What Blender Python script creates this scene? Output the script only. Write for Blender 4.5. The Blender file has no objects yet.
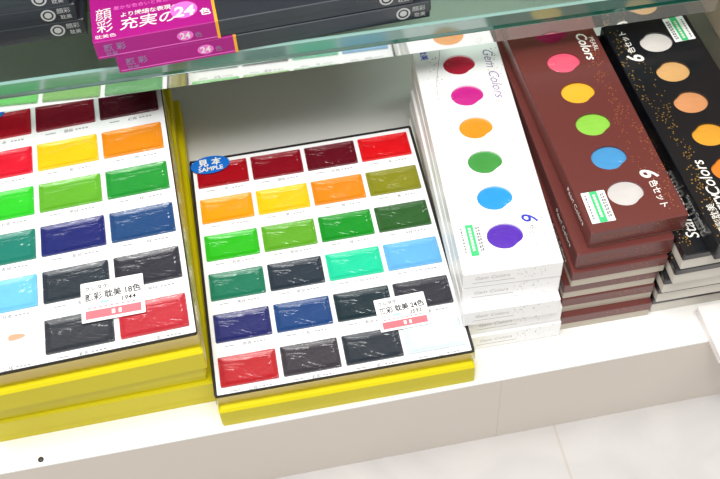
import bpy, bmesh, math, random
from mathutils import Matrix, Vector, Euler
random.seed(7)
S = 0.001                       # everything below is in millimetres
sc = bpy.context.scene
COL = sc.collection

# ------------------------------------------------------------------ materials
def lin(c):
    def f(u):
        u /= 255.0
        return u/12.92 if u <= 0.04045 else ((u+0.055)/1.055)**2.4
    return (f(c[0]), f(c[1]), f(c[2]), 1.0)

def mat(name, rgb, rough=0.5, spec=0.5, metal=0.0, coat=0.0, coat_rough=0.05, bump=0.0, bscale=60.0,
        vary=0.0, vscale=40.0, coat_bump=0.0, bdist=0.002, stretch=None):
    m = bpy.data.materials.new(name); m.use_nodes = True
    nt = m.node_tree; b = nt.nodes['Principled BSDF']
    b.inputs['Base Color'].default_value = lin(rgb)
    b.inputs['Roughness'].default_value = rough
    b.inputs['Specular IOR Level'].default_value = spec
    b.inputs['Metallic'].default_value = metal
    b.inputs['Coat Weight'].default_value = coat
    b.inputs['Coat Roughness'].default_value = coat_rough
    tc = nt.nodes.new('ShaderNodeTexCoord')
    if vary > 0:
        n = nt.nodes.new('ShaderNodeTexNoise'); n.inputs['Scale'].default_value = vscale
        n.inputs['Detail'].default_value = 4
        nt.links.new(tc.outputs['Object'], n.inputs['Vector'])
        mx = nt.nodes.new('ShaderNodeMixRGB'); mx.blend_type = 'MIX'
        a = lin(rgb)
        mx.inputs[1].default_value = tuple(max(0, v*(1-vary)) for v in a[:3])+(1,)
        mx.inputs[2].default_value = tuple(min(1, v*(1+vary)) for v in a[:3])+(1,)
        nt.links.new(n.outputs['Fac'], mx.inputs[0])
        nt.links.new(mx.outputs[0], b.inputs['Base Color'])
    if bump > 0 or coat_bump > 0:
        n = nt.nodes.new('ShaderNodeTexNoise'); n.inputs['Scale'].default_value = bscale
        n.inputs['Detail'].default_value = 3; n.inputs['Distortion'].default_value = 1.2
        if stretch:
            mp = nt.nodes.new('ShaderNodeMapping'); mp.inputs['Scale'].default_value = stretch
            mp.inputs['Rotation'].default_value = (0, 0, 0.5)
            nt.links.new(tc.outputs['Object'], mp.inputs['Vector']); nt.links.new(mp.outputs['Vector'], n.inputs['Vector'])
        else:
            nt.links.new(tc.outputs['Object'], n.inputs['Vector'])
        bp = nt.nodes.new('ShaderNodeBump'); bp.inputs['Distance'].default_value = bdist
        bp.inputs['Strength'].default_value = max(bump, coat_bump)
        nt.links.new(n.outputs['Fac'], bp.inputs['Height'])
        if bump > 0: nt.links.new(bp.outputs['Normal'], b.inputs['Normal'])
        if coat_bump > 0: nt.links.new(bp.outputs['Normal'], b.inputs['Coat Normal'])
    return m

def film(name, tint=(1, 1, 1, 1), gloss=0.12, rough=0.08, bump=0.5, bscale=70.0, blend=0.25):
    """thin clear sheet: see-through with a sheen that grows at grazing angles"""
    m = bpy.data.materials.new(name); m.use_nodes = True
    nt = m.node_tree; nt.nodes.clear()
    out = nt.nodes.new('ShaderNodeOutputMaterial'); mx = nt.nodes.new('ShaderNodeMixShader')
    t = nt.nodes.new('ShaderNodeBsdfTransparent'); t.inputs['Color'].default_value = tint
    g = nt.nodes.new('ShaderNodeBsdfGlossy'); g.inputs['Roughness'].default_value = rough
    g.inputs['Color'].default_value = (1, 1, 1, 1)
    lw = nt.nodes.new('ShaderNodeLayerWeight'); lw.inputs['Blend'].default_value = blend
    ad = nt.nodes.new('ShaderNodeMath'); ad.operation = 'ADD'; ad.use_clamp = True
    ad.inputs[1].default_value = gloss
    nt.links.new(lw.outputs['Fresnel'], ad.inputs[0])
    nt.links.new(ad.outputs[0], mx.inputs[0])
    nt.links.new(t.outputs[0], mx.inputs[1]); nt.links.new(g.outputs[0], mx.inputs[2])
    if bump:
        tc = nt.nodes.new('ShaderNodeTexCoord')
        n = nt.nodes.new('ShaderNodeTexNoise'); n.inputs['Scale'].default_value = bscale
        n.inputs['Detail'].default_value = 3; n.inputs['Distortion'].default_value = 1.5
        bp = nt.nodes.new('ShaderNodeBump'); bp.inputs['Strength'].default_value = bump
        bp.inputs['Distance'].default_value = 0.002
        nt.links.new(tc.outputs['Object'], n.inputs['Vector'])
        nt.links.new(n.outputs['Fac'], bp.inputs['Height'])
        nt.links.new(bp.outputs['Normal'], g.inputs['Normal'])
    nt.links.new(mx.outputs[0], out.inputs['Surface'])
    return m

M = {}
M['shelf_white'] = mat('shelf_white', (240, 240, 238), 0.35, 0.4, vary=0.015, vscale=8)
M['panel_cream'] = mat('panel_cream', (222, 212, 202), 0.45, 0.4, vary=0.05, vscale=6)
M['tan_panel'] = mat('tan_panel', (168, 146, 124), 0.5, 0.3, vary=0.05, vscale=6)
M['taupe_panel'] = mat('taupe_panel', (128, 120, 106), 0.55, 0.3, vary=0.05, vscale=6)
M['wall'] = mat('wall', (190, 184, 160), 0.7, 0.3, vary=0.03, vscale=5)
M['card'] = mat('card', (246, 247, 248), 0.45, 0.4, coat=0.35, coat_bump=0.15, bscale=45)
M['tray_black'] = mat('tray_black', (38, 36, 36), 0.35, 0.5)
M['tray_tan'] = mat('tray_tan', (232, 210, 120), 0.5, 0.4, bump=0.3, bscale=90)
M['yellow'] = mat('yellow', (212, 198, 6), 0.36, 0.4, vary=0.08, vscale=14, bump=0.06, bscale=40)
M['yellow_gold'] = mat('yellow_gold', (214, 170, 40), 0.4, 0.4, vary=0.06)
M['ink_grey'] = mat('ink_grey', (132, 134, 138), 0.6, 0.2)
M['ink_mid'] = mat('ink_mid', (112, 112, 118), 0.6, 0.2)
M['ink_faint'] = mat('ink_faint', (200, 198, 198), 0.6, 0.2)
M['ink_brown'] = mat('ink_brown', (150, 96, 80), 0.5, 0.3)
M['ink_dark'] = mat('ink_dark', (50, 50, 55), 0.6, 0.2)
M['ink_soft'] = mat('ink_soft', (196, 200, 200), 0.6, 0.2)
M['ink_blue'] = mat('ink_blue', (58, 66, 190), 0.6, 0.2)
M['ink_white'] = mat('ink_white', (240, 238, 232), 0.5, 0.3)
M['ink_lilac'] = mat('ink_lilac', (150, 130, 170), 0.6, 0.2)
M['ink_pink'] = mat('ink_pink', (240, 150, 160), 0.6, 0.2)
M['band_pink'] = mat('band_pink', (244, 116, 126), 0.5, 0.3, vary=0.1, vscale=90)
M['mint'] = mat('mint', (150, 226, 214), 0.5, 0.3)
M['sticker'] = mat('sticker', (250, 250, 248), 0.4, 0.4)
M['sticker_blue'] = mat('sticker_blue', (22, 110, 205), 0.35, 0.5)
M['sticker_green'] = mat('sticker_green', (70, 200, 125), 0.45, 0.4)
M['white_lid'] = mat('white_lid', (250, 250, 250), 0.45, 0.4, coat=0.2)
M['white_tray'] = mat('white_tray', (228, 226, 222), 0.5, 0.4)
M['speck_grey'] = mat('speck_grey', (165, 148, 140), 0.4, 0.5)
M['brown_lid'] = mat('brown_lid', (104, 50, 46), 0.34, 0.5, coat=0.3, coat_rough=0.12, vary=0.06, vscale=10)
M['speck_copper'] = mat('speck_copper', (196, 122, 70), 0.35, 0.5, metal=0.4)
M['grey_tray'] = mat('grey_tray', (196, 186, 170), 0.5, 0.4, vary=0.05, vscale=20)
M['black_lid'] = mat('black_lid', (14, 17, 24), 0.28, 0.5, coat=0.45, coat_rough=0.1, coat_bump=0.05, bscale=12)
M['speck_gold'] = mat('speck_gold', (205, 165, 80), 0.3, 0.5, metal=0.6)
M['grey_tray_dark'] = mat('grey_tray_dark', (212, 207, 197), 0.5, 0.4, vary=0.05, vscale=20)
M['carton_black'] = mat('carton_black', (46, 52, 60), 0.35, 0.5, coat=0.3, coat_rough=0.15, vary=0.05)
M['magenta'] = mat('magenta', (172, 18, 132), 0.4, 0.4, vary=0.1, vscale=14)
M['magenta_dot'] = mat('magenta_dot', (244, 120, 214), 0.45, 0.4)
M['orange_edge'] = mat('orange_edge', (248, 176, 50), 0.45, 0.4)
M['carton_pinkwhite'] = mat('carton_pinkwhite', (246, 240, 238), 0.5, 0.4)
M['screw'] = mat('screw', (46, 46, 48), 0.4, 0.5)
M['smear'] = mat('smear', (214, 162, 130), 0.6, 0.3)
M['film'] = film('film', gloss=0.05, blend=0.15)

# glass: tinted see-through sheet with a mirror sheen
M['glass_top'] = film('glass_top', tint=(0.84, 0.93, 0.89, 1), gloss=0.03, rough=0.03, bump=0, blend=0.12)
def edge_mat(name, rgb, gloss, rough, through):
    m = bpy.data.materials.new(name); m.use_nodes = True
    nt = m.node_tree; nt.nodes.clear()
    out = nt.nodes.new('ShaderNodeOutputMaterial')
    d = nt.nodes.new('ShaderNodeBsdfDiffuse'); d.inputs['Color'].default_value = lin(rgb)
    t = nt.nodes.new('ShaderNodeBsdfTransparent'); t.inputs['Color'].default_value = (0.75, 0.9, 0.86, 1)
    m1 = nt.nodes.new('ShaderNodeMixShader'); m1.inputs[0].default_value = through
    g = nt.nodes.new('ShaderNodeBsdfGlossy'); g.inputs['Roughness'].default_value = rough
    g.inputs['Color'].default_value = (0.95, 0.98, 0.97, 1)
    m2 = nt.nodes.new('ShaderNodeMixShader'); m2.inputs[0].default_value = gloss
    nt.links.new(d.outputs[0], m1.inputs[1]); nt.links.new(t.outputs[0], m1.inputs[2])
    nt.links.new(m1.outputs[0], m2.inputs[1]); nt.links.new(g.outputs[0], m2.inputs[2])
    nt.links.new(m2.outputs[0], out.inputs['Surface'])
    return m
M['glass_face'] = edge_mat('glass_face', (100, 142, 132), 0.22, 0.12, 0.2)
M['glass_bevel'] = edge_mat('glass_bevel', (150, 200, 190), 0.25, 0.15, 0.1)
M['glass_dark'] = edge_mat('glass_dark', (24, 104, 88), 0.12, 0.1, 0.0)
M['rail'] = edge_mat('rail', (200, 204, 198), 0.62, 0.04, 0.3)

# floor tiles
def floor_mat():
    m = mat('floor_tile', (222, 220, 218), 0.16, 0.5)
    nt = m.node_tree; b = nt.nodes['Principled BSDF']
    tc = nt.nodes.new('ShaderNodeTexCoord'); mp = nt.nodes.new('ShaderNodeMapping')
    mp.inputs['Location'].default_value = (-0.202, 0.12, 0)
    nt.links.new(tc.outputs['Object'], mp.inputs['Vector'])
    br = nt.nodes.new('ShaderNodeTexBrick'); br.offset = 0
    br.inputs['Scale'].default_value = 1.0
    br.inputs['Brick Width'].default_value = 0.6; br.inputs['Row Height'].default_value = 0.6
    br.inputs['Mortar Size'].default_value = 0.0018
    br.inputs['Mortar Smooth'].default_value = 0.6
    br.inputs['Color1'].default_value = lin((208, 206, 204)); br.inputs['Color2'].default_value = lin((205, 202, 200))
    br.inputs['Mortar'].default_value = lin((200, 194, 187))
    nt.links.new(mp.outputs['Vector'], br.inputs['Vector'])
    n = nt.nodes.new('ShaderNodeTexNoise'); n.inputs['Scale'].default_value = 9
    n.inputs['Detail'].default_value = 6; n.inputs['Distortion'].default_value = 1.5
    nt.links.new(tc.outputs['Object'], n.inputs['Vector'])
    mx = nt.nodes.new('ShaderNodeMixRGB'); mx.blend_type = 'MULTIPLY'; mx.inputs[0].default_value = 0.25
    nt.links.new(br.outputs['Color'], mx.inputs[1]); nt.links.new(n.outputs['Fac'], mx.inputs[2])
    nt.links.new(mx.outputs[0], b.inputs['Base Color'])
    return m
M['floor'] = floor_mat()

def paint(rgb, pearl=0.0):
    k = 'paint_%d_%d_%d' % rgb
    if k not in M:
        M[k] = mat(k, tuple(v*0.94 for v in rgb), 0.35 if pearl == 0 else 0.3, 0.4, metal=pearl, coat=0.5, coat_rough=0.08,
                   coat_bump=1.0, bscale=24, bdist=0.006, stretch=(0.7, 2.2, 1), vary=0.10, vscale=55)
    return M[k]

# ------------------------------------------------------------------ mesh builder
class MB:
    def __init__(s): s.v = []; s.f = []; s.m = []
    def add(s, vs, fs, mi=0):
        o = len(s.v); s.v += [tuple(p) for p in vs]
        for f in fs: s.f.append([i+o for i in f]); s.m.append(mi)
    def loft(s, rings, mi=0, cap0=True, cap1=True):
        n = len(rings[0]); vs = [p for r in rings for p in r]; fs = []
        for k in range(len(rings)-1):
            for i in range(n):
                j = (i+1) % n
                fs.append((k*n+i, k*n+j, (k+1)*n+j, (k+1)*n+i))
        if cap0: fs.append(tuple(reversed(range(n))))
        if cap1: fs.append(tuple(range((len(rings)-1)*n, len(rings)*n)))
        s.add(vs, fs, mi)
    def box(s, x0, x1, y0, y1, z0, z1, mi=0):
        s.loft([[(x0, y0, z), (x1, y0, z), (x1, y1, z), (x0, y1, z)] for z in (z0, z1)], mi)
    def rbox(s, w, d, z0, z1, r=1.5, ch=0.8, mi=0, cx=0, cy=0, chb=None):
        chb = ch if chb is None else chb
        s.loft([ring(w-2*chb, d-2*chb, r, z0, cx, cy), ring(w, d, r, z0+chb, cx, cy),
                ring(w, d, r, z1-ch, cx, cy), ring(w-2*ch, d-2*ch, r, z1, cx, cy)], mi)
    def build(s, name, mats, parent=None, smooth=False):
        me = bpy.data.meshes.new(name)
        me.from_pydata([(x*S, y*S, z*S) for x, y, z in s.v], [], s.f)
        ms = mats if isinstance(mats, (list, tuple)) else [mats]
        for m in ms: me.materials.append(m)
        for p, i in zip(me.polygons, s.m): p.material_index = i; p.use_smooth = smooth
        bm = bmesh.new(); bm.from_mesh(me); bmesh.ops.recalc_face_normals(bm, faces=bm.faces); bm.to_mesh(me); bm.free()
        o = bpy.data.objects.new(name, me); COL.objects.link(o)
        if parent: o.parent = parent
        return o

def ring(w, d, r, z, cx=0, cy=0, seg=3):
    r = max(0.05, min(r, w/2-0.01, d/2-0.01)); p = []
    for qx, qy, a0 in ((1, 1, 0), (-1, 1, 90), (-1, -1, 180), (1, -1, 270)):
        for k in range(seg+1):
            a = math.radians(a0+90*k/seg)
            p.append((cx+qx*(w/2-r)+r*math.cos(a), cy+qy*(d/2-r)+r*math.sin(a), z))
    return p

def empty(name, x, y, z, rz=0):
    o = bpy.data.objects.new(name, None); COL.objects.link(o)
    o.empty_display_size = 0.02
    o.location = (x*S, y*S, z*S); o.rotation_euler = (0, 0, math.radians(rz)); return o

def tag(o, label=None, cat=None, group=None, kind=None):
    if label: o['label'] = label
    if cat: o['category'] = cat
    if group: o['group'] = group
    if kind: o['kind'] = kind
    return o

FONTCACHE = {}
def text_mesh(body, size, shear=0.0, bold=0.0, width=1.0):
    """flat lettering mesh in mm units (scaled), centred on its own middle"""
    key = (body, size, shear, bold, width)
    if key in FONTCACHE: return FONTCACHE[key]
    cu = bpy.data.curves.new('lettering', 'FONT'); cu.body = body; cu.size = size*S*1.35
    cu.shear = shear; cu.offset = bold*S; cu.resolution_u = 3; cu.extrude = 0.00003
    ob = bpy.data.objects.new('lettering', cu); COL.objects.link(ob)
    bpy.context.view_layer.update()
    dg = bpy.context.evaluated_depsgraph_get()
    me = bpy.data.meshes.new_from_object(ob.evaluated_get(dg))
    bpy.data.objects.remove(ob); bpy.data.curves.remove(cu)
    if len(me.vertices):
        xs = [v.co.x for v in me.vertices]; ys = [v.co.y for v in me.vertices]
        c = Vector(((min(xs)+max(xs))/2, (min(ys)+max(ys))/2, 0))
        for v in me.vertices:
            v.co -= c; v.co.x *= width
    FONTCACHE[key] = me
    return me

def text(body, size, parent, loc, rz=0, m=None, face='top', name='lettering', **kw):
    me = text_mesh(body, size, **kw).copy()
    me.materials.clear(); me.materials.append(m)
    o = bpy.data.objects.new(name, me); COL.objects.link(o); o.parent = parent
    o.location = tuple(c*S for c in loc)
    if face == 'top': o.rotation_euler = (0, 0, math.radians(rz))
    elif face == 'front': o.rotation_euler = (math.radians(90), 0, 0)
    elif face == 'left': o.rotation_euler = (math.radians(90), 0, math.radians(-90))
    return o

def copy_tree(o, parent=None):
    c = o.copy(); COL.objects.link(c)
    if parent: c.parent = parent
    for ch in list(o.children): copy_tree(ch, c)
    return c

# ------------------------------------------------------------------ camera
f_px = 1080.0
C = Vector((-38.6, -487.6, 875.0))
yaw, pitch, roll = 0.1110+math.radians(0.5), 0.9079, -0.0797
cy_, sy_, cp, sp = math.cos(yaw), math.sin(yaw), math.cos(pitch), math.sin(pitch)
fw = Vector((sy_*cp, cy_*cp, -sp)); r = Vector((cy_, -sy_, 0)); u = r.cross(fw)
r2 = math.cos(roll)*r+math.sin(roll)*u; u2 = -math.sin(roll)*r+math.cos(roll)*u
cam_d = bpy.data.cameras.new('camera'); cam = bpy.data.objects.new('camera', cam_d); COL.objects.link(cam)
cam_d.sensor_fit = 'HORIZONTAL'; cam_d.sensor_width = 36; cam_d.lens = f_px/720*36
cam_d.clip_start = 0.01
mw = Matrix((( r2.x, u2.x, -fw.x, C.x*S), (r2.y, u2.y, -fw.y, C.y*S), (r2.z, u2.z, -fw.z, C.z*S), (0, 0, 0, 1)))
cam.matrix_world = mw
sc.camera = cam

# ------------------------------------------------------------------ setting
b = MB(); b.box(-2500, 2500, -3000, 1500, -132, -112)
fl = b.build('floor', M['floor']); tag(fl, 'pale glossy stone floor tiles below the shelf', 'floor', kind='structure')
b = MB(); b.box(-2500, 2500, 622, 640, -112, 1300)
w = b.build('wall_back', M['wall']); tag(w, 'plain wall behind the display shelf', 'wall', kind='structure')

sh = empty('display_shelf', 0, 0, -112)
tag(sh, 'white low display shelf with a cream front panel carrying the paint sets', 'shelf')
b = MB(); b.loft([[(-1100, y0, z), (640, y0, z), (640, 621, z), (-1100, 621, z)] for z, y0 in ((109.6, 0), (111.4, 0), (112, 0.6))])
b.build('shelf_board', M['shelf_white'], sh)
b = MB(); b.box(-1100, 141.7, 0.2, 20, 0.1, 109.5); b.box(141.85, 640, 0.2, 20, 0.1, 109.5)
b.build('front_panel', M['panel_cream'], sh)
b = MB(); b.box(436, 452, 62, 621, 112.1, 640); b.build('side_panel', M['taupe_panel'], sh)
b = MB(); b.box(434.5, 435.9, 62, 621, 232, 640); b.build('panel_board', M['tan_panel'], sh)
for (x, y, rr) in ((-283.8, 6.4, 2.6),):
    b = MB(); n = 14
    rings = []
    for rad, z in ((rr, 112.02), (rr, 112.9), (rr*0.8, 113.5), (rr*0.3, 113.8)):
        rings.append([(x+rad*math.cos(2*math.pi*k/n), y+rad*math.sin(2*math.pi*k/n), z) for k in range(n)])
    b.loft(rings); tag(b.build('screw', M['screw'], sh, True), 'small dark screw head')

# unseen board added above the view to shade the back of the display
b = MB(); b.box(-1100, 434, 330, 621, 500, 518)
up = b.build('shade_board_1', M['shelf_white']); tag(up, 'unseen white board added above the glass shelf for shade', 'shelf', kind='structure')

# ------------------------------------------------------------------ glass shelf
gs = empty('glass_shelf', 0, 288.4, 155, -1.776)
tag(gs, 'thick greenish glass shelf with a clear rail along its front edge', 'shelf')
G0, G1 = -900, 424
b = MB(); b.box(G0, G1, 2.2, 320, 17, 35)
b.build('glass_pane', M['glass_top'], gs)
b = MB()
b.box(G0, G1, 0.0, 2.0, 21, 32.9, 0)
b.loft([[(x, 0.0, 33.0), (x, 2.0, 33.0), (x, 2.1, 35.1), (x, 1.0, 35.1)] for x in (G0, G1)], 1)
b.loft([[(x, 0.6, 15.8), (x, 2.0, 15.8), (x, 2.0, 20.9), (x, -0.1, 20.9)] for x in (G0, G1)], 2)
b.build('glass_edge', [M['glass_face'], M['glass_bevel'], M['glass_dark']], gs)
b = MB(); b.box(G0, G1, 0.0, 1.4, 0, 15.7)
tag(b.build('edge_rail', M['rail'], gs), 'clear plastic rail under the glass edge')

# ------------------------------------------------------------------ rectangular paint pans
def pan_mesh(w, h, z0):
    b = MB()
    b.loft([ring(w, h, 1.2, z0), ring(w, h, 1.2, z0+1.8), ring(w-0.8, h-0.8, 1.2, z0+2.2), ring(w-1.8, h-1.8, 1.2, z0+2.2),
            ring(w-8.2, h-8.2, 1.8, z0+1.1), ring(w-11, h-11, 3, z0+0.9)], 0, cap0=False)
    return b

def price_tag(parent, x, y, z, w, d, rz, main, price):
    p = MB(); p.rbox(w, d, 0, 0.5, r=1.0, ch=0.1)
    t = p.build('price_sticker', M['sticker'], parent); t.location = (x*S, y*S, z*S); t.rotation_euler = (0, 0, math.radians(rz))
    t['label'] = 'white price sticker with handwritten black lettering and a pink band'
    k = w/48.0
    text('クレタケ', 3.4*k, t, (-12*k, 12.5*k, 0.55), 3, M['ink_dark'], bold=0.08)
    text(main, 5.6*k, t, (0.3*k, 5.2*k, 0.55), 3, M['ink_dark'], bold=0.17, width=0.86)
    text(price, 4.4*k, t, (12*k, -1.6*k, 0.55), 3, M['ink_dark'], shear=0.2, bold=0.08)
    q = MB(); q.rbox(7*k, 1.8*k, 0.5, 0.6, r=0.3, ch=0.01, cx=-6*k, cy=-1.8*k)
    q.build('green_mark', M['mint'], t)
    q = MB()
    for i in range(9): q.rbox(2.2*k, 1.5*k, 0.5, 0.58, r=0.3, ch=0.01, cx=(-18+i*4.2)*k, cy=-6.2*k)
    q.build('pink_print', M['ink_pink'], t)
    q = MB(); q.rbox(42*k, 7.6*k, 0.5, 0.6, r=0.3, ch=0.01, cx=0, cy=-12.2*k)
    q.build('pink_band', M['band_pink'], t)
    q = MB(); q.rbox(2.6*k, 4*k, 0.6, 0.66, r=0.3, ch=0.01, cx=0*k, cy=-12.2*k); q.rbox(2.2*k, 4*k, 0.6, 0.66, r=0.3, ch=0.01, cx=5*k, cy=-12.2*k); q.build('band_print', M['ink_white'], t)
    return t

def sample_sticker(parent, x, y, z, rz, sx=1.0):
    n = 36; q = MB()
    for k in (0,):
        q.loft([[(20.5*sx*math.cos(2*math.pi*i/n), 12.0*sx*math.sin(2*math.pi*i/n), zz) for i in range(n)] for zz in (0, 0.4)])
    t = q.build('sample_sticker', M['sticker_blue'], parent); t.location = (x*S, y*S, z*S); t.rotation_euler = (0, 0, math.radians(rz))
    t['label'] = 'blue oval sticker with white lettering'
    text('見 本', 8.0*sx, t, (0, 3.6*sx, 0.45), 0, M['ink_white'], bold=0.25)
    text('SAMPLE', 5.6*sx, t, (0, -5.6*sx, 0.45), 0, M['ink_white'], bold=0.15)
    return t

NAMES = ['赤', '臙脂', '紅梅', '朱', '山吹', '黄', '橙', '鶯', '若草', '黄緑', '緑', '深緑', '青緑', '藍鼠', '白緑', '水色',
         '群青', '藍', '黒緑', '墨', '岱赭', '紫黒', '黒', '白']
TIMES = 0
def palette_set(name, x, y, z, rz, k, cols, colours, H, base_h, label, rim=4.6):
    """yellow base + tray with white card and rows of pans. z is the underside"""
    root = empty(name, x, y, z, rz); tag(root, label, 'paint set', 'open palettes with yellow bases')
    px, py = 57.0*k, 47.8*k
    cw, cd = cols*px+4.4*k, 6*py-3*k
    b = MB(); b.rbox(cw+3, cd+10, 0, base_h, r=2.0, ch=2.2, chb=0.8, cy=-4)
    tag(b.build('yellow_base', M['yellow'], root), 'yellow card base')
    b = MB(); b.rbox(cw+1.0, cd+1.0, base_h, H-4, r=2, ch=0.3)
    tag(b.build('tray_side', M['tray_tan'], root), 'tan side of the tray')
    b = MB()
    b.loft([ring(cw+rim, cd+3*k, 2.5, H-4, 0, 1.0), ring(cw+rim+.6, cd+3.6*k, 2.5, H-1, 0, 1.0), ring(cw+rim, cd+3*k, 2.5, H, 0, 1.0), ring(cw+0.2, cd+0.2, 1.5, H), ring(cw, cd, 1.5, H-1.5)])
    tag(b.build('tray', M['tray_black'], root), 'black tray rim')
    b = MB(); b.rbox(cw-0.6, cd-0.6, H-1.5, H-0.2, r=1.0, ch=0.2)
    b.build('mount_card', M['card'], root)
    pm = {}
    for rr_ in range(6):
        for cc in range(cols):
            rgb = colours[rr_][cc]
            cx, cyy = (cc-(cols-1)/2)*px, (2.5-rr_)*py
            b = pan_mesh(52.6*k, 31.2*k, H-0.2)
            o = b.build('paint_pan', paint(rgb), root); o.location = (cx*S, cyy*S, 0)
            t = text(NAMES[(rr_*4+cc) % 24], 3.0*k, root, (cx+2*k, cyy-20.4*k, H-0.15), 0, M['ink_mid'], name='pan_caption')
            q = MB()
            q.rbox(9*k, 0.9*k, H-0.2, H-0.13, r=0.1, ch=0.01, cx=cx-14*k, cy=cyy-20.2*k)
            for i in range(4): q.rbox(2.0*k, 1.2*k, H-0.2, H-0.13, r=0.1, ch=0.01, cx=cx+(9+i*3)*k, cy=cyy-20.4*k)
            q.build('caption_print', M['ink_grey'], t).location = (-t.location.x, -t.location.y, -t.location.z)
    # clear wrapping folded down over the front and the sides
    b = MB(); n = 70; rows = []
    pts = []
    hw, hd = cw/2+1.6, cd/2+2.6*k
    loop = ([(-hw+2*hw*i/n, -hd) for i in range(n)] + [(hw, -hd+2*hd*i/n) for i in range(n)] +
            [(hw-2*hw*i/n, hd) for i in range(n)] + [(-hw, hd-2*hd*i/n) for i in range(n)])
    rnd = random.Random(cols)
    for zz, amp in ((H+0.3, 0.25), (H-5, 0.6), (H-10, 0.8), (base_h+0.6, 0.4)):
        rows.append([(px_*(1+rnd.uniform(0, amp)/hw), py_*(1+rnd.uniform(0, amp)/hd), zz+rnd.uniform(-.2, .2)) for px_, py_ in loop])
    b.loft(rows, 0, cap0=False, cap1=False)
    tag(b.build('plastic_wrap', M['film'], root, True), 'crinkled clear wrapping around the tray side')
    return root

C24 = [[(170, 8, 24), (140, 8, 28), (104, 12, 30), (226, 12, 24)],
       [(250, 162, 10), (253, 203, 18), (236, 140, 24), (138, 138, 30)],
       [(44, 190, 22), (98, 172, 38), (18, 148, 36), (44, 94, 40)],
       [(24, 120, 90), (40, 52, 64), (30, 214, 162), (104, 182, 234)],
       [(34, 40, 106), (28, 68, 126), (28, 48, 56), (50, 50, 60)],
       [(184, 30, 40), (58, 54, 62), (42, 50, 60), (218, 229, 233)]]
C18 = [[(178, 12, 34), (130, 18, 38), (84, 18, 34)],
       [(228, 22, 48), (247, 205, 22), (236, 142, 24)],
       [(44, 206, 34), (98, 178, 38), (30, 150, 50)],
       [(20, 126, 108), (26, 34, 110), (28, 72, 124)],
       [(112, 198, 240), (40, 50, 60), (46, 46, 56)],
       [(248, 248, 248), (46, 50, 58), (190, 40, 54)]]
set24 = palette_set('paint_set', 0.2, 155.6, 0.05, -0.4, 1.0, 4, C24, 40, 26,
    'shrink-wrapped 24-colour paint set, four pans across, yellow base, on white shelf')
set24['group'] = 'open palettes with yellow bases'
sample_sticker(set24, -97.0, 132.9, 42.2, 2)
price_tag(set24, 62.5, -89.5, 42.2, 47.8, 36.5, 1.0, '顔彩 耽美 24色', '2592')

K18 = 1.12
# two closed yellow boxes under the wider set on the left
def yellow_box(x, y, z, rz, w, d, h, label):
    root = empty('yellow_paint_box', x, y, z, rz); tag(root, label, 'paint box', 'closed yellow boxes in the left stack')
    b = MB(); b.rbox(w-2.4, d-2.4, 0, h*0.45, r=1.6, ch=0.4); tag(b.build('box_base', M['yellow'], root), None)
    b = MB(); b.rbox(w, d, h*0.35, h, r=2.0, ch=2.0, chb=0.3); b.build('lid', M['yellow'], root)
    b = MB(); b.box(w/2-0.2, w/2+0.25, -d/2+6, d/2-6, h*0.42, h*0.62); b.build('side_label', M['yellow_gold'], root)
    return root
yellow_box(-222.0, 216.5, 0.05, 0.4, 205, 370, 35.0, 'closed yellow paint box at the bottom of the left stack')
yellow_box(-227.0, 217.0, 35.15, 0.7, 204, 367, 26.0, 'closed yellow paint box set back between the left palette and the lowest yellow box')
set18 = palette_set('paint_set', -224.8, 195.9, 61.3, 1.81, K18, 3, C18, 45.7, 27,
    'shrink-wrapped 18-colour paint set, three pans across, topmost of the left yellow stack', rim=1.2)
set18['group'] = 'open palettes with yellow bases'
price_tag(set18, 31.0, -107.5, 47.9, 55.3, 42.8, -1.3, '顔彩 耽美 18色', '1944')
sample_sticker(set18, -82.0, 153.0, 47.9, 0, 1.05)
b = MB(); n = 18
b.loft([[( -55+rx*math.cos(2*math.pi*i/n)+1.6*math.cos(4*math.pi*i/n), -126.5+ry*math.sin(2*math.pi*i/n), z) for i in range(n)] for rx, ry, z in ((7.5, 3.4, 46.3), (7.0, 3.0, 46.8))])
tag(b.build('paint_smear', M['smear'], set18), 'pale ochre smear on the white pan')

# ------------------------------------------------------------------ six-colour boxes
def blob(cx, cy, rad, z, n=30):
    p = []
    for i in range(n):
        a = 2*math.pi*i/n
        d = (a-math.radians(-48)+math.pi) % (2*math.pi)-math.pi
        rr_ = rad*(1-0.13*math.exp(-(d/0.36)**2))*(1+0.05*math.cos(2*a))
        p.append((cx+rr_*math.cos(a), cy+rr_*math.sin(a)*0.97, z))
    return p

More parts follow.
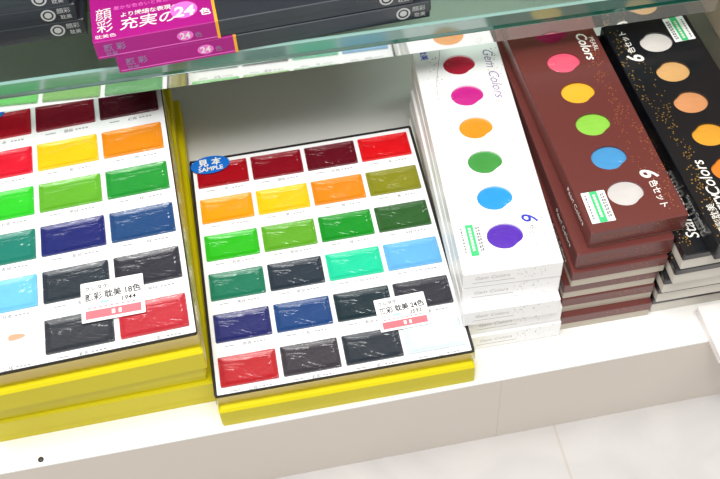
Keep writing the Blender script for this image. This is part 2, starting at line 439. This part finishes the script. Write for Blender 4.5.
PW, PD, PH = 89.2, 290.0, 21.7
def lid_open(style, z0, h):
    """lid with six shaped windows"""
    me = bpy.data.meshes.new('lid'); bm = bmesh.new()
    outer = ring(PW-1.6, PD-1.6, 1.4, h)
    def loop(pts):
        vs = [bm.verts.new(p) for p in pts]
        return vs, [bm.edges.new((vs[i], vs[(i+1) % len(vs)])) for i in range(len(vs))]
    ov, oe = loop(outer); edges = list(oe); holes = []
    for i in range(6):
        hv, he = loop(blob(0, style['y0']-style['pitch']*i, style['r'], h)); edges += he; holes.append(hv)
    bmesh.ops.triangle_fill(bm, use_beauty=True, use_dissolve=False, edges=edges)
    def wall(vs, rings):
        prev = vs
        for rg in rings:
            nv = [bm.verts.new(p) for p in rg]
            for i in range(len(vs)):
                j = (i+1) % len(vs); bm.faces.new((prev[i], prev[j], nv[j], nv[i]))
            prev = nv
    wall(ov, [ring(PW, PD, 1.4, h-0.8), ring(PW, PD, 1.4, z0)])
    for i, hv in enumerate(holes):
        wall(hv, [blob(0, style['y0']-style['pitch']*i, style['r'], h-2.2)])
    bmesh.ops.recalc_face_normals(bm, faces=bm.faces)
    for v in bm.verts: v.co *= S
    bm.to_mesh(me); bm.free()
    me.materials.append(style['lid'])
    o = bpy.data.objects.new('lid', me); COL.objects.link(o)
    return o

def speckles(b, rnd, h, n, dense):
    for _ in range(n):
        t = rnd.random()
        y = -135+270*t
        lane = rnd.choice([0, 0, 1])
        x = (34+6*math.sin(t*7.0)) if lane == 0 else (36-14*max(0, math.sin(t*5.2)))
        x += rnd.gauss(0, 3.2)
        if abs(x) > 43.5: continue
        ok = all((x)**2+(y-(109.5-43.8*i))**2 > 19.5**2 for i in range(6))
        if not ok: continue
        s = rnd.uniform(0.45, 1.0)*dense; a = rnd.random()*3
        b.add([(x+s*math.cos(a+k*math.pi/2), y+s*math.sin(a+k*math.pi/2), h+0.06) for k in range(4)], [(0, 1, 2, 3)])

def six_box(style, open_top, x, y, z, rz, label, tray_h, flip=False):
    root = empty(style['name'], x, y, z, rz+(180 if flip else 0)); tag(root, label, 'paint box', style['group'])
    h = PH
    b = MB(); b.rbox(PW-1.6, PD-1.6, 0, tray_h+1.0, r=1.2, ch=0.4); b.build('tray', style['tray'], root)
    if open_top:
        o = lid_open(style, tray_h, h); o.parent = root
        for i, rgb in enumerate(style['paints']):
            q = MB(); yy = style['y0']-style['pitch']*i
            q.loft([blob(0, yy, style['r']+0.8, h-2.1), blob(0, yy, style['r']*0.8, h-1.6), blob(0, yy, style['r']*0.45, h-1.4)], 0, cap0=False)
            q.build('paint_pan', paint(rgb, style['pearl']), root, True)
    else:
        b = MB(); b.rbox(PW, PD, tray_h, h, r=1.4, ch=0.8, chb=0.0); b.build('lid', style['lid'], root)
    rnd = random.Random(len(style['name'])+int(open_top))
    b = MB(); speckles(b, rnd, h, style['n'], style['sp'])
    b.build('printed_speckles', style['speck'], root)
    b = MB()      # specks down the front face
    for _ in range(26):
        xx = rnd.gauss(18, 9); zz = rnd.uniform(tray_h+1, h-1)
        if abs(xx) < 43:
            s = rnd.uniform(.4, .9)
            b.add([(xx-s, -PD/2-0.06, zz), (xx, -PD/2-0.06, zz-s*.6), (xx+s, -PD/2-0.06, zz), (xx, -PD/2-0.06, zz+s*.6)], [(0, 1, 2, 3)])
    b.build('front_speckles', style['speck'], root)
    style['print'](root, h, tray_h, open_top)
    return root

def green_sticker(root, x, y, h, rz=-2):
    q = MB(); q.rbox(21.5, 35.5, 0, 0.3, r=0.6, ch=0.05)
    t = q.build('price_sticker', M['sticker'], root); t.location = (x*S, y*S, (h+0.02)*S); t.rotation_euler = (0, 0, math.radians(rz))
    t['label'] = 'white sticker with a green band'
    q = MB(); q.box(-3.4, 3.6, -17.7, 17.7, 0.3, 0.36); q.build('green_band', M['sticker_green'], t)
    q = MB(); rnd = random.Random(3)
    for xx in (-7.6, 6.2, 8.2):
        yy = -13
        while yy < 13:
            l = rnd.uniform(1.2, 3.4); q.box(xx-0.8, xx+0.8, yy, yy+l, 0.3, 0.35); yy += l+1.1
    q.build('sticker_print', M['ink_grey'], t)
    q = MB(); yy = -12
    while yy < 12:
        l = rnd.uniform(1.6, 3.0); q.box(-1.2, 1.2, yy, yy+l, 0.36, 0.4); yy += l+0.9
    q.build('sticker_print', M['ink_white'], t)

def print_white(root, h, th, top):
    if top:
        text('Gem Colors', 10.5, root, (32, 98, h+0.05), -90, M['ink_lilac'], shear=0.35)
        text('6', 15, root, (26, -92, h+0.05), -90, M['ink_blue'], shear=0.3, bold=0.2)
        text('色セット', 4.6, root, (25, -112, h+0.05), -90, M['ink_grey'])
        text('耽美', 6.0, root, (-33, 137, h+0.05), -90, M['ink_blue'], bold=0.15)
        green_sticker(root, -30, -109, h, 0)
        q = MB(); rnd = random.Random(11)
        for _ in range(46):
            x_, y_, s_ = -26+rnd.gauss(0, 4.5), rnd.uniform(52, 132), rnd.uniform(.4, .85)
            q.add([(x_-s_, y_, h+.06), (x_, y_-s_, h+.06), (x_+s_, y_, h+.06), (x_, y_+s_, h+.06)], [(0, 1, 2, 3)])
        q.build('speckle_cluster', M['speck_grey'], root)
        q = MB(); pts = []
        for i in range(25):
            a = i/24.0
            pts.append((-16-13*math.sin(a*1.6)**1.2, 140-72*a))
        for i in range(24):
            (xa, ya), (xb, yb) = pts[i], pts[i+1]
            q.add([(xa-.3, ya, h+.04), (xa+.3, ya, h+.04), (xb+.3, yb, h+.04), (xb-.3, yb, h+.04)], [(0, 1, 2, 3)])
        q.build('printed_arc', M['speck_grey'], root)
    text('Gem Colors', 4.6, root, (-18, -PD/2-0.1, h*0.62), 0, M['ink_faint'], 'front', shear=0.2)
    q = MB(); q.box(-36, 2, -PD/2-0.08, -PD/2, h*0.30, h*0.34); q.build('front_print', M['ink_faint'], root)
def print_brown(root, h, th, top):
    if top:
        text('Colors', 10.5, root, (28.5, 82, h+0.05), -90, M['ink_white'], shear=0.25, bold=0.25)
        text('PEARL', 5.0, root, (37.5, 84, h+0.05), -90, M['ink_white'], width=1.1)
        text('6', 16, root, (28, -92, h+0.05), -90, M['ink_white'], shear=0.3, bold=0.45)
        text('色セット', 6.2, root, (28, -116, h+0.05), -90, M['ink_white'], bold=0.1)
        green_sticker(root, -29, -118, h, -2)
    if th < 5: text('Pearl Colors', 5.0, root, (-16, -PD/2-0.1, (h+th)/2+0.5), 0, M['ink_brown'], 'front', shear=0.2)
    text('Pearl Colors', 6.4, root, (-PW/2-0.1, -105, (h+th)/2+0.5), 0, M['ink_white'], 'left', shear=0.2)
def print_black(root, h, th, top):
    xt = 24.5 if top else 27.5
    text('Starry', 11.5, root, (xt, 109, h+0.05), -90, M['ink_white'], shear=0.25, bold=0.1)
    text('Colors', 11.5, root, (xt, 70, h+0.05), -90, M['ink_white'], shear=0.25, bold=0.1)
    if top: text('顔彩耽美', 6.5, root, (xt+9.5, 117, h+0.05), -90, M['ink_white'])
    if top:
        text('6', 16, root, (28, -92, h+0.05), -90, M['ink_white'], shear=0.3, bold=0.45)
        text('色セット', 6.2, root, (28, -116, h+0.05), -90, M['ink_white'], bold=0.1)
        green_sticker(root, -29, -121, h, 0)
    t = text('Starry Colors', 5.6, root, (PW/2+0.1, 100, (h+th)/2+0.5), 0, M['ink_soft'], 'left', shear=0.2)
    t.rotation_euler = (math.radians(90), 0, math.radians(90))

WHITE = dict(name='white_paint_box', group='white six-colour paint boxes', lid=M['white_lid'], tray=M['white_tray'], speck=M['speck_grey'], n=260, sp=0.8,
             paints=[(188, 26, 58), (206, 30, 142), (242, 152, 28), (70, 158, 70), (44, 160, 230), (92, 46, 186)], pearl=0, r=15.6, y0=116.5, pitch=45.0, print=print_white)
BROWN = dict(name='brown_paint_box', group='brown six-colour paint boxes', lid=M['brown_lid'], tray=M['grey_tray'], speck=M['speck_copper'], n=300, sp=0.8,
             paints=[(150, 10, 70), (242, 96, 124), (248, 188, 50), (150, 216, 78), (76, 156, 214), (218, 214, 212)], pearl=0, r=15.6, y0=109.5, pitch=43.6, print=print_brown)
BLACK = dict(name='black_paint_box', group='black six-colour paint boxes', lid=M['black_lid'], tray=M['grey_tray_dark'], speck=M['speck_gold'], n=260, sp=0.95,
             paints=[(206, 110, 50), (234, 136, 44), (236, 168, 54), (226, 158, 106), (228, 180, 116), (226, 222, 218)], pearl=0, r=15.6, y0=109.0, pitch=43.6, print=print_black)

def place(style, open_top, flx, fly, z, rz, label, tray_h, flip=False):
    """flx, fly: front-left corner"""
    a = math.radians(rz)
    cx = flx+PW/2*math.cos(a)-PD/2*math.sin(a); cyy = fly+PW/2*math.sin(a)+PD/2*math.cos(a)
    return six_box(style, open_top, cx, cyy, z, rz, label, tray_h, flip)

PH = 22.0
for i, (fx, fy, rz, lab) in enumerate((
    (113.5, 47.0, -3.2, 'top white six-colour box with blue and purple pans, on the white stack'),
    (113.3, 47.2, -3.1, 'second white paint box from the top, flush under the open white one'),
    (112.5, 36.5, -2.6, 'third white paint box from the top, jutting forward of the two above'),
    (117.8, 40.0, -1.4, 'fourth white paint box down, one above the bottom of its stack'),
    (118.4, 37.0, -1.0, 'bottom white paint box resting on the shelf beside the wide palette'))):
    place(WHITE, i == 0, fx, fy, 0.05+22.05*(4-i), rz, lab, 1.0)
PH = 21.7
for i, (fx, fy, rz, th, lab) in enumerate((
    (228.0, 52.0, 1.2, 2.0, 'top brown six-colour box with pink, yellow and lime pans showing'),
    (216.5, 47.0, -0.3, 2.0, 'second brown paint box from the top, sticking out left of the open one'),
    (213.5, 43.5, -0.4, 10.5, 'third brown paint box from the top of its stack'),
    (208.8, 46.5, -0.8, 10.5, 'fourth brown paint box from the top of its stack'),
    (209.0, 46.0, -1.0, 10.5, 'fifth brown paint box, just above the lowest brown one'),
    (208.2, 40.5, -0.8, 10.5, 'lowest brown paint box, standing on the white shelf'))):
    place(BROWN, i == 0, fx, fy, 0.05+21.75*(5-i), rz, lab, th)
for i, (fx, fy, rz, th, lab) in enumerate((
    (329.0, 15.5, 1.8, 2.0, 'top black six-colour box with gold and orange pans and white lettering'),
    (306.5, 26.5, 0.2, 14.5, 'second black paint box, jutting left below the open one, lettering showing'),
    (303.5, 27.0, -0.2, 14.5, 'third black paint box from the top of its stack'),
    (299.5, 33.0, -0.6, 14.5, 'fourth black paint box from the top of its stack'),
    (299.5, 38.0, -0.8, 14.5, 'fifth black paint box, just above the lowest black one'),
    (298.2, 41.5, -0.6, 14.5, 'lowest black paint box, standing on the shelf by the white carton'))):
    place(BLACK, i == 0, fx, fy, 0.05+21.75*(5-i), rz, lab, th, True)

# white carton at the right edge, poking past the shelf front
root = empty('white_carton', 391, 3, 0.05, 0)
tag(root, 'plain white flat carton poking past the shelf edge at far right', 'carton')
b = MB(); b.rbox(100, 57, 0, 10, r=1.2, ch=0.5); b.build('carton_body', M['carton_pinkwhite'], root)
b = MB(); b.rbox(101, 58, 8, 12, r=1.2, ch=0.5); b.build('carton_lid', M['carton_pinkwhite'], root)

# ------------------------------------------------------------------ boxes on the glass shelf
BW, BD, BH = 297.0, 237.0, 19.6
def ring_emblem(parent, x, z, rad, y):
    q = MB(); n = 24
    def circ(r_): return [(x+r_*math.cos(2*math.pi*i/n), y, z+r_*math.sin(2*math.pi*i/n)) for i in range(n)]
    a, c = circ(rad), circ(rad*0.74)
    q.add(a+c, [(i, (i+1) % n, n+(i+1) % n, n+i) for i in range(n)])
    a = circ(rad*0.5)
    q.add(a, [tuple(range(n))])
    return q
def glass_box(x_right, yf, z, rz, label, group, sleeve=0):
    a = math.radians(rz)
    cx = x_right-BW/2*math.cos(a)-BD/2*math.sin(a); cyy = yf-BW/2*math.sin(a)+BD/2*math.cos(a)
    root = empty('black_paint_box', cx, cyy, z, rz); tag(root, label, 'paint box', group)
    b = MB(); b.rbox(BW-1.6, BD-1.6, 0, BH*0.6, r=1.5, ch=0.4); b.build('box_base', M['carton_black'], root)
    b = MB(); b.rbox(BW, BD, BH*0.42, BH, r=1.5, ch=0.8, chb=0.1); b.build('lid', M['carton_black'], root)
    q = ring_emblem(root, BW/2-27, BH*0.52, 6.8, -BD/2-0.12); q.build('ring_emblem', M['ink_soft'], root)
    text('顔彩', 4.8, root, (BW/2-12, -BD/2-0.15, BH*0.7), 0, M['ink_soft'], 'front')
    text('耽美', 4.0, root, (BW/2-11, -BD/2-0.15, BH*0.32), 0, M['ink_soft'], 'front')
    if sleeve:
        x0 = -BW/2-0.5; x1 = x0+sleeve; cxs = (x0+x1)/2
        b = MB()
        b.loft([ring(sleeve, BD+1.6, 1.6, 0.05, cxs), ring(sleeve, BD+1.6, 1.6, BH, cxs), ring(sleeve-1, BD+0.6, 1.6, BH+0.5, cxs)])
        sl = b.build('paper_sleeve', M['magenta'], root); sl['label'] = 'magenta paper sleeve with white lettering'
        yf0 = -BD/2-0.8; zt = BH+0.55
        b = MB(); b.box(x1-2.6, x1+0.15, yf0-0.12, BD/2+0.9, 0.3, BH+0.6); b.build('orange_edge', M['orange_edge'], sl)
        text('顔', 13.5, sl, (x0+12, yf0+37, zt), 0, M['ink_white'], width=0.85)
        text('彩', 13.5, sl, (x0+12, yf0+20, zt), 0, M['ink_white'], width=0.85)
        text('耽美色', 4.0, sl, (x0+12, yf0+6.5, zt), 0, M['ink_white'], width=1.2)
        text('充実の', 13.0, sl, (x0+51, yf0+19, zt), 0, M['ink_white'], bold=0.12, shear=0.15)
        text('より繊細な表現へ', 5.0, sl, (x0+54, yf0+32, zt), 0, M['ink_white'], bold=0.1)
        text('豊かな色合いと発色の美しさ', 4.2, sl, (x0+58, yf0+43, zt), 0, M['magenta_dot'])
        q = MB(); n = 32
        q.loft([[(x0+85+12.5*math.cos(2*math.pi*i/n), yf0+24+11.5*math.sin(2*math.pi*i/n), z_) for i in range(n)] for z_ in (zt-.05, zt+.1)])
        q.build('number_disc', M['magenta_dot'], sl)
        text('24', 14, sl, (x0+85, yf0+22, zt+.15), 0, M['ink_white'], bold=0.6, shear=0.12)
        text('色', 7.5, sl, (x0+104, yf0+17, zt), 0, M['ink_white'], bold=0.3)
        text('顔 彩', 6.5, sl, (x0+18, yf0-0.12, BH*0.6), 0, M['ink_lilac'], 'front', bold=0.1)
        text('耽美', 4.0, sl, (x0+14, yf0-0.12, BH*0.22), 0, M['ink_lilac'], 'front')
        q = MB(); q.add([(x0+82+7.5*math.cos(2*math.pi*i/n), yf0-0.1, BH*0.52+5.6*math.sin(2*math.pi*i/n)) for i in range(n)], [tuple(range(n))])
        q.build('number_disc', M['magenta_dot'], sl)
        text('24', 7, sl, (x0+82, yf0-0.15, BH*0.52), 0, M['ink_white'], 'front', bold=0.2)
        text('色', 5, sl, (x0+94, yf0-0.12, BH*0.45), 0, M['ink_lilac'], 'front')
        q = MB(); q.box(x0+2, x1-3, yf0-0.08, yf0, BH*0.10, BH*0.14); q.build('printed_line', M['magenta_dot'], sl)
    return root

ZG = 190.3
gA = 'plain black boxes stacked at the left of the glass shelf'
for i, (xr, yf, lab) in enumerate(((-184.2, 346, 'lowest plain black box in the left stack on the glass shelf'),
                                   (-188.0, 345, 'second plain black box from the glass, left stack'),
                                   (-191.0, 344, 'third plain black box from the glass, left stack'),
                                   (-193.0, 346, 'fourth plain black box up, left stack on the glass shelf'))):
    glass_box(xr, yf, ZG+19.8*i, -0.8, lab, gA)
gB = 'black boxes with magenta sleeves on the glass shelf'
glass_box(140.3, 292.4, ZG, 1.35, 'lower black box in a magenta sleeve, resting on the glass shelf', gB, 111.5)
glass_box(124.8, 292.6, ZG+20.3, 1.5, 'upper black box in a magenta sleeve, showing its lettered top', gB, 113.5)

# ------------------------------------------------------------------ light
world = bpy.data.worlds.new('world'); sc.world = world; world.use_nodes = True
bg = world.node_tree.nodes['Background']; bg.inputs['Color'].default_value = (1.0, 0.985, 0.96, 1); bg.inputs['Strength'].default_value = 0.55
def lamp(name, x, y, z, sx, sy, power, tx, ty, tz):
    l = bpy.data.lights.new(name, 'AREA'); l.shape = 'RECTANGLE'; l.size = sx*S; l.size_y = sy*S; l.energy = power
    l.color = (1.0, 0.985, 0.96)
    o = bpy.data.objects.new(name, l); COL.objects.link(o); o.location = (x*S, y*S, z*S)
    d = Vector((tx-x, ty-y, tz-z)); o.rotation_euler = d.to_track_quat('-Z', 'Y').to_euler()
    return o
lamp('ceiling_lamp', -350, -40, 2150, 1600, 260, 38, -150, 60, 0)
lamp('ceiling_lamp', 300, -700, 2250, 1600, 260, 20, 0, 100, 0)

vs = sc.view_settings
sc.display_settings.display_device = 'sRGB'
vs.view_transform = 'Standard'; vs.look = 'None'; vs.gamma = 1.0; vs.use_curve_mapping = False; vs.exposure = 0.08
